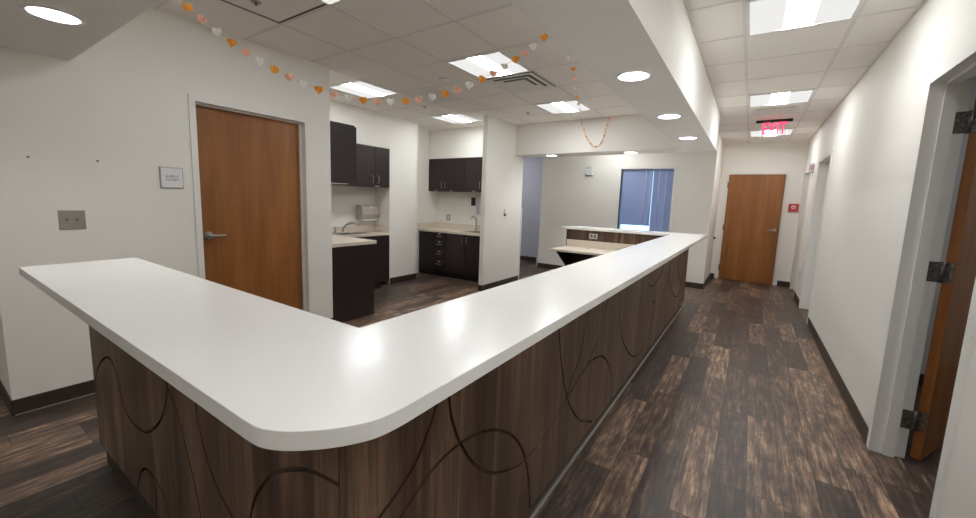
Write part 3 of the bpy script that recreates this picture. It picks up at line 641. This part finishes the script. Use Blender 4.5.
# ------------------------------------------------------------------ wall fittings
t = thing('wall_plate', (XL, 0.645, 1.157), 'steel wall plate with two holes left of the left door', 'wall plate')
MB().box(XL, 0.583, 1.157, XL + 0.006, 0.708, 1.283, 0.002).build('plate', PLATE, t)
for y in (0.621, 0.667):
    MB().cyl((XL + 0.004, y, 1.222), (XL + 0.012, y, 1.222), 0.0085, seg=16).build('jack', STEEL, t)
t = thing('door_sign', (XL, 1.198, 1.449), 'small white room sign between wall plate and left door', 'sign')
MB().box(XL, 1.125, 1.450, XL + 0.012, 1.272, 1.610, 0.002).build('backing', TOWEL, t)
MB().box(XL + 0.012, 1.132, 1.458, XL + 0.016, 1.265, 1.603, 0.001).build('face', PLASTIC, t)
text_mesh('SUPPLY', 0.024, 0.0005, 'lettering', GREYPRINT, t, Matrix.Translation((XL + 0.0165, 1.20, 1.540)) @ FACE_X)
text_mesh('CLOSET', 0.024, 0.0005, 'lettering', GREYPRINT, t, Matrix.Translation((XL + 0.0165, 1.20, 1.515)) @ FACE_X)
for y, z, lb in ((0.482, 1.609, 'small screw left in the wall above the steel plate, nearer the corner'), (0.793, 1.616, 'small screw left in the wall above the steel plate, nearer the door')):
    tag(MB().cyl((XL, y, z), (XL + 0.006, y, z), 0.006, seg=12).cyl((XL + 0.006, y, z), (XL + 0.009, y, z), 0.006, 0.003, seg=12).build('wall_screw', STEEL), lb, 'screw', 'screws in the left wall')
t = thing('wall_switch', (-3.45, 5.70, 1.20), 'tiny white switch with dark knob on the partition wall', 'switch')
MB().box(-3.45, 5.665, 1.235, -3.425, 5.745, 1.325, 0.004).build('body', PLASTIC, t)
MB().cyl((-3.45, 5.685, 1.215), (-3.42, 5.685, 1.215), 0.018, seg=14).build('knob', STEEL, t)
t = thing('wall_mounted_strobe', (-2.81, 7.92, 2.02), 'white alarm box high on the far wall beside the window', 'alarm')
MB().box(-2.885, 7.885, 2.03, -2.745, 7.929, 2.19, 0.006).build('body', PLASTIC, t)
MB().box(-2.865, 7.87, 2.165, -2.775, 7.888, 2.20, 0.004).build('lamp', PLASTIC2, t)
MB().box(-2.885, 7.888, 2.018, -2.745, 7.929, 2.032).build('lower_edge', STEEL, t)
t = thing('wall_mounted_alarm', (0.655, 9.39, 1.43), 'red square alarm plate on the corridor end wall by the door', 'alarm')
MB().box(0.580, 9.365, 1.435, 0.735, 9.399, 1.585, 0.005).build('body', RED, t)
mk = MB().lathe([(0.022, 0), (0.034, 0), (0.034, 0.004), (0.022, 0.004)], (0, 0, 0), 24, close=True).box(-0.006, -0.002, 0, 0.006, 0.026, 0.005)
bent(mk, Matrix.Translation((0.655, 9.364, 1.52)) @ FACE_MY); tag(mk.build('emblem', PAPER, t), 'white round emblem')
t = thing('wall_flag_sign', (XR - 0.03, 8.1, 2.05), 'white sign with red marks above the far right doorways', 'sign')
MB().box(XR - 0.07, 8.02, 2.06, XR - 0.001, 8.22, 2.20, 0.004).build('body', PLASTIC, t)
MB().box(XR - 0.060, 8.0185, 2.10, XR - 0.050, 8.0205, 2.17).box(XR - 0.036, 8.0185, 2.10, XR - 0.026, 8.0205, 2.17).box(XR - 0.018, 8.0185, 2.10, XR - 0.010, 8.0205, 2.17).build('red_marks', REDMARK, t)
t = thing('wall_outlet', (XR, 7.95, 0.38), 'pale outlet plate low on the right wall between the doorways', 'outlet')
MB().box(XR - 0.006, 7.91, 0.38, XR, 7.99, 0.50, 0.002).build('plate', PLASTIC2, t)
for z in (0.40, 0.45): MB().box(XR - 0.008, 7.935, z, XR - 0.006, 7.965, z + 0.03).build('socket', GRILLE, t)
tag(MB().cyl((-0.585, 9.22, 0.85), (-0.555, 9.22, 0.85), 0.022, seg=16).cyl((-0.555, 9.22, 0.85), (-0.545, 9.22, 0.85), 0.022, 0.014, seg=16).build('wall_bumper', BLACK), 'small black bumper on the wall left of the end door', 'bumper')

# ------------------------------------------------------------------ ceiling fixtures
def troffer(cx, cy, label):
    t = thing('ceiling_light', (cx, cy, ZC - 0.012), label, 'ceiling light', 'square ceiling light panels')
    h = 0.292
    f = MB()
    for a in ((-h - .008, -h - .008, -h + 0.012, h + .008), (h - 0.012, -h - .008, h + .008, h + .008), (-h, -h - .008, h, -h + 0.012), (-h, h - 0.012, h, h + .008)):
        f.box(cx + a[0], cy + a[1], ZC - 0.012, cx + a[2], cy + a[3], ZC - 0.0005)
    f.build('frame', FRAME, t)
    # two sloping side lenses and a raised centre lens
    e = MB()
    for sg in (-1, 1):
        pr = [(cx + sg * (h - 0.012), ZC - 0.010), (cx + sg * 0.085, ZC - 0.002), (cx + sg * 0.085, ZC - 0.0005), (cx + sg * (h - 0.012), ZC - 0.0005)]
        e.prism(pr, cy - h + 0.012, cy + h - 0.012, 'y')
    tag(e.build('side_lens', LENS, t), 'softly lit side lenses')
    c = MB().prism([(cx - 0.085, ZC - 0.001), (cx - 0.07, ZC - 0.009), (cx + 0.07, ZC - 0.009), (cx + 0.085, ZC - 0.001)], cy - h + 0.012, cy + h - 0.012, 'y')
    tag(c.build('lamp_lens', LENSC, t), 'brightest centre lens')
    return t
TX = -2.237
T0 = troffer(TX, 3.305, 'lit square panel over the room, the one beside the square diffuser')
def tcopy(x, y, lb): return copy_thing(T0, (x, y, ZC - 0.012), lb)
tcopy(TX, 1.478, 'lit square panel at the top edge near the lifted ceiling tile')
tcopy(TX, 5.13, 'lit square panel nearest the header over the far counter arm')
tcopy(-4.075, 3.305, 'lit square panel half hidden behind the left door wall')
tcopy(-4.075, 5.13, 'lit square panel in front of the far kitchenette alcove')
tcopy(-2.237, 7.25, 'added unseen light panel over the hall beyond the far counter')  # added lamp, hidden above the soffit, to light the hall
tcopy(-5.0, 7.6, 'added unseen light panel in the hall past the partition')  # second added hall lamp, out of view behind the partition
tcopy(0.145, 3.347, 'largest lit square panel, nearest in the corridor ceiling')
tcopy(0.145, 5.781, 'lit square panel in the corridor ceiling before the grille')
tcopy(0.145, 8.215, 'lit square panel in the corridor ceiling behind the exit sign')
tcopy(0.145, 0.913, 'lit square panel in the corridor ceiling directly overhead')
tcopy(0.145, -1.52, 'lit square panel in the corridor ceiling behind the viewer')
tcopy(-5.2, -1.1, 'added unseen light panel over the far left area before the counter')  # added lamp out of view, brightens the left wall
tcopy(2.4, 3.3, 'added unseen light panel inside the open right room')  # added unseen lamp to lift the dim room behind the door

def downlight(x, y, label):
    t = thing('downlight', (x, y, 2.235), label, 'downlight', 'round downlights in the soffit')
    MB().lathe([(0.086, 0.0), (0.088, -0.004), (0.104, -0.005), (0.106, 0.0), (0.104, 0.0005)], (x, y, 2.235), 40, close=True).build('trim_ring', PLASTIC, t)
    MB().lathe([(0.087, 0.0), (0.084, 0.03), (0.070, 0.08), (0.045, 0.11), (0.03, 0.118)], (x, y, 2.235), 24).build('reflector', CONE, t)
    MB().cyl((x, y, 2.315), (x, y, 2.345), 0.042, seg=20).build('lamp', LAMP, t)
    return t
D0 = downlight(*DOWN[0], 'round downlight in the near left soffit arm')
for (x, y), lb in zip(DOWN[1:], ('round downlight in the long soffit, largest and nearest of its row', 'round downlight in the long soffit, second of its row', 'round downlight in the long soffit, farthest of its row', 'round downlight under the far header, nearer the partition', 'round downlight under the far header, in front of the window')):
    copy_thing(D0, (x, y, 2.235), lb)

def diffuser(cx, cy, label, h=0.29, name='air_diffuser'):
    t = thing(name, (cx, cy, ZC - 0.03), label, 'air vent')
    MB().box(cx - h, cy - h, ZC - 0.004, cx + h, cy + h, ZC - 0.0005).build('backing', SHADE, t)
    for i, (ro, ri) in enumerate(((h, h * 0.78), (h * 0.70, h * 0.50))):
        b = bmesh.new(); mb = MB(); zo, zi = ZC - 0.018, ZC - 0.005
        for a in range(4):
            c0, s0 = [(-1, -1), (1, -1), (1, 1), (-1, 1)][a], [(1, -1), (1, 1), (-1, 1), (-1, -1)][a]
            q = [(cx + c0[0] * ro, cy + c0[1] * ro, zo), (cx + s0[0] * ro, cy + s0[1] * ro, zo), (cx + s0[0] * ri, cy + s0[1] * ri, zi), (cx + c0[0] * ri, cy + c0[1] * ri, zi)]
            up = [(p[0], p[1], p[2] + 0.003) for p in q]
            v = [mb.bm.verts.new(p) for p in q]; u = [mb.bm.verts.new(p) for p in up]
            mb.bm.faces.new(v); mb.bm.faces.new(u[::-1])
            for k in range(4): mb.bm.faces.new((v[k], u[k], u[(k + 1) % 4], v[(k + 1) % 4]))
        bmesh.ops.recalc_face_normals(mb.bm, faces=mb.bm.faces); mb.build('cone_ring', GRILLE, t)
    MB().box(cx - h * 0.42, cy - h * 0.42, ZC - 0.018, cx + h * 0.42, cy + h * 0.42, ZC - 0.013, 0.002).build('centre_plate', GRILLE, t)
    MB().cyl((cx, cy, ZC - 0.014), (cx, cy, ZC - 0.003), 0.02, seg=10).build('neck', GRILLE, t)
    return t
diffuser(TX, 3.92, 'square air diffuser in the room ceiling behind a lit panel')
t = thing('return_grille', (-3.46, 3.92, ZC - 0.01), 'flat grey return grille in the ceiling above the kitchenette', 'air vent')
MB().box(-3.745, 3.635, ZC - 0.008, -3.175, 4.205, ZC - 0.0005, 0.002).build('frame', GRILLE, t)
g = MB()
for i in range(22): g.box(-3.72, 3.66 + 0.0245 * i, ZC - 0.012, -3.20, 3.672 + 0.0245 * i, ZC - 0.0075)
g.build('louvres', GRILLE, t)
t = thing('return_grille', (0.13, 6.45, ZC - 0.01), 'grey return grille in the corridor ceiling before the exit sign', 'air vent')
MB().box(-0.12, 6.25, ZC - 0.006, 0.38, 6.64, ZC - 0.0005, 0.002).build('frame', GRILLE, t)
MB().box(-0.08, 6.29, ZC - 0.008, 0.34, 6.60, ZC - 0.0055).build('backing', DUCT, t)
g = MB()
for i in range(12): g.box(-0.08, 6.295 + 0.0255 * i, ZC - 0.013, 0.34, 6.313 + 0.0255 * i, ZC - 0.007)
g.build('louvres', GRILLE, t)
t = thing('smoke_detector', (-2.868, 3.375, ZC - 0.05), 'white round smoke detector on the room ceiling', 'smoke detector')
MB().lathe([(0.0, -0.045), (0.035, -0.044), (0.05, -0.035), (0.054, -0.015), (0.068, -0.012), (0.07, 0.0)], (-2.868, 3.375, ZC), 32).build('body', PLASTIC, t)
MB().lathe([(0.0525, -0.030), (0.0555, -0.027), (0.0555, -0.020), (0.0535, -0.018)], (-2.868, 3.375, ZC), 32, close=True).build('sensor_slot', TOWEL, t)
def sprinkler(x, y, label):
    t = thing('sprinkler', (x, y, ZC - 0.04), label, 'sprinkler', 'ceiling sprinklers')
    MB().lathe([(0.0, -0.004), (0.03, -0.004), (0.034, 0.0)], (x, y, ZC), 24).build('escutcheon', PLATE, t)
    MB().cyl((x, y, ZC - 0.018), (x, y, ZC - 0.003), 0.007, seg=12).cyl((x, y, ZC - 0.020), (x, y, ZC - 0.018), 0.012, seg=16).build('head', STEEL, t)
    return t
s0 = sprinkler(-2.961, 1.495, 'sprinkler head in the lifted tile near the top edge')
copy_thing(s0, (-2.856, 5.262, ZC - 0.04), 'sprinkler head in the ceiling before the header and partition')
copy_thing(s0, (-4.0, 4.30, ZC - 0.04), 'sprinkler head in the ceiling near the sink recess wall')

t = thing('exit_sign', (0.15, 7.1, 2.51), 'red lit EXIT sign hanging from the corridor ceiling', 'exit sign')
tag(MB().box(-0.065, 7.075, ZC - 0.035, 0.365, 7.125, ZC - 0.0005, 0.003).build('housing', DUCT, t), 'dark housing bar')
MB().box(0.0, 7.097, 2.50, 0.315, 7.103, ZC - 0.035, 0.001).build('panel', ACRYLIC, t)
tag(text_mesh('EXIT', 0.195, 0.002, 'lettering', EXITRED, t, Matrix.Translation((0.157, 7.094, 2.605)) @ Matrix.Diagonal((0.78, 1, 1, 1)) @ FACE_MY if False else Matrix.Translation((0.157, 7.094, 2.605)) @ FACE_MY @ Matrix.Diagonal((0.72, 1.18, 1, 1))), 'glowing red letters reading EXIT')

# ------------------------------------------------------------------ garlands of paper hearts
def heart_mesh(m, s=0.0205):
    """two crossed folded paper hearts"""
    pts = []
    for k in range(28):
        a = 2 * math.pi * k / 28
        pts.append((16 * math.sin(a) ** 3 / 17 * s, (13 * math.cos(a) - 5 * math.cos(2 * a) - 2 * math.cos(3 * a) - math.cos(4 * a)) / 17 * s))
    mb = MB()
    for ang in (25, 85, 145):
        b = MB().prism(pts, -0.0009, 0.0009, 'y'); bent(b, Matrix.Rotation(R_(ang), 4, 'Z'))
        me = bpy.data.meshes.new('t'); b.bm.to_mesh(me); b.bm.free(); mb.bm.from_mesh(me); bpy.data.meshes.remove(me)
    me = bpy.data.meshes.new('paper_heart'); mb.bm.to_mesh(me); mb.bm.free(); me.materials.append(m)
    return me
HM = {'O': heart_mesh(ORANGE), 'P': heart_mesh(PEACH), 'W': heart_mesh(PAPER)}
HN = {'O': 'orange folded paper heart', 'P': 'peach folded paper heart', 'W': 'white folded paper heart'}
def garland(path, hearts, label, loc, scale=1.0):
    t = thing('hanging_heart_garland', loc, label, 'garland', 'paper heart garlands')
    MB().tube(path, 0.0011, 6).build('string', STRINGM, t)
    for (q, c, sc) in hearts:
        o = bpy.data.objects.new('paper_heart', HM[c]); C.objects.link(o); o.parent = t
        o.location = Vector(q) - Vector(loc); o.rotation_euler = (R_(random.uniform(-25, 25)), R_(random.uniform(-22, 22)), R_(random.uniform(0, 180))); o.scale = (sc,) * 3
        o['label'] = HN[c]
    return t
P0, P1 = Vector((-2.05, 0.702, 2.238)), Vector((-0.893, 1.80, 2.238))
def sag(s): return P0.lerp(P1, s) + Vector((0, 0, -0.365 * 4 * s * (1 - s)))
ss = [0.005, 0.035, 0.066, 0.101, 0.135, 0.169, 0.202, 0.238, 0.275, 0.313, 0.351, 0.391, 0.430, 0.469, 0.509, 0.545, 0.586, 0.625, 0.662, 0.699, 0.735, 0.770, 0.807, 0.841, 0.873, 0.906, 0.932, 0.959, 0.991]
order = 'WOP'
garland([sag(k / 60) for k in range(61)], [(sag(max(s, 0.012)) + Vector((0, 0, -0.004)), order[i % 3], 1.0) for i, s in enumerate(ss)], 'swagged garland of orange, peach and white paper hearts under the soffit', (-1.45, 1.25, 2.24))
Q = [(-0.893, 2.05, 2.24), (-1.05, 2.45, 2.35), (-1.15, 2.76, 2.39), (-1.26, 3.06, 2.42), (-1.38, 3.38, 2.44), (-1.56, 3.89, 2.50), (-1.74, 4.39, 2.56), (-1.95, 4.97, 2.63), (-2.31, 5.962, 2.715)]
loop = [(-2.30, 2.68), (-2.27, 2.61), (-2.23, 2.52), (-2.205, 2.46), (-2.15, 2.385), (-2.11, 2.335), (-2.05, 2.305), (-1.99, 2.33), (-1.955, 2.39), (-1.93, 2.46), (-1.905, 2.56), (-1.885, 2.65), (-1.87, 2.71)]
lp = smooth_curve(loop, 2)
hs = [(Q[i + 1], 'WOPWOPW'[i], 0.95) for i in range(7)] + [((x, 5.955, z), 'OPWOPPOPW'[i % 9], 0.8) for i, (x, z) in enumerate(lp)]
garland(smooth_curve(Q, 4) + [(x, 5.962, z) for x, z in smooth_curve(loop, 3)], hs, 'garland of paper hearts ending in a loop on the far header', (-1.6, 4.0, 2.24))

# ------------------------------------------------------------------ world, camera, colour
wd = bpy.data.worlds.new('sky'); bpy.context.scene.world = wd; wd.use_nodes = True
bg = wd.node_tree.nodes['Background']; bg.inputs['Color'].default_value = (0.42, 0.72, 1.0, 1); bg.inputs['Strength'].default_value = 2.0

cam = bpy.data.cameras.new('camera'); co = bpy.data.objects.new('camera', cam); C.objects.link(co)
RX = Vector((0.83166676, 0.55418561, 0.03476646)); RY = Vector((0.09872789, -0.08596657, -0.99139425)); RZ = Vector((-0.54642767, 0.82794206, -0.12620911))
m3 = Matrix((RX, -RY, -RZ)).transposed().to_4x4(); m3.translation = (0, 0, 1.44); co.matrix_world = m3
cam.sensor_width = 36; cam.lens = 393.085 * 36 / 976; cam.shift_y = -(259 - 250.88) / 976; cam.clip_start = 0.02
sc = bpy.context.scene; sc.camera = co
sc.view_settings.view_transform = 'Standard'; sc.view_settings.look = 'None'; sc.view_settings.gamma = 1.0; sc.view_settings.exposure = 0.74
try: sc.view_settings.use_curve_mapping = False
except Exception: pass
sc.cycles.use_denoising = True
sc.cycles.max_bounces = 14; sc.cycles.diffuse_bounces = 12
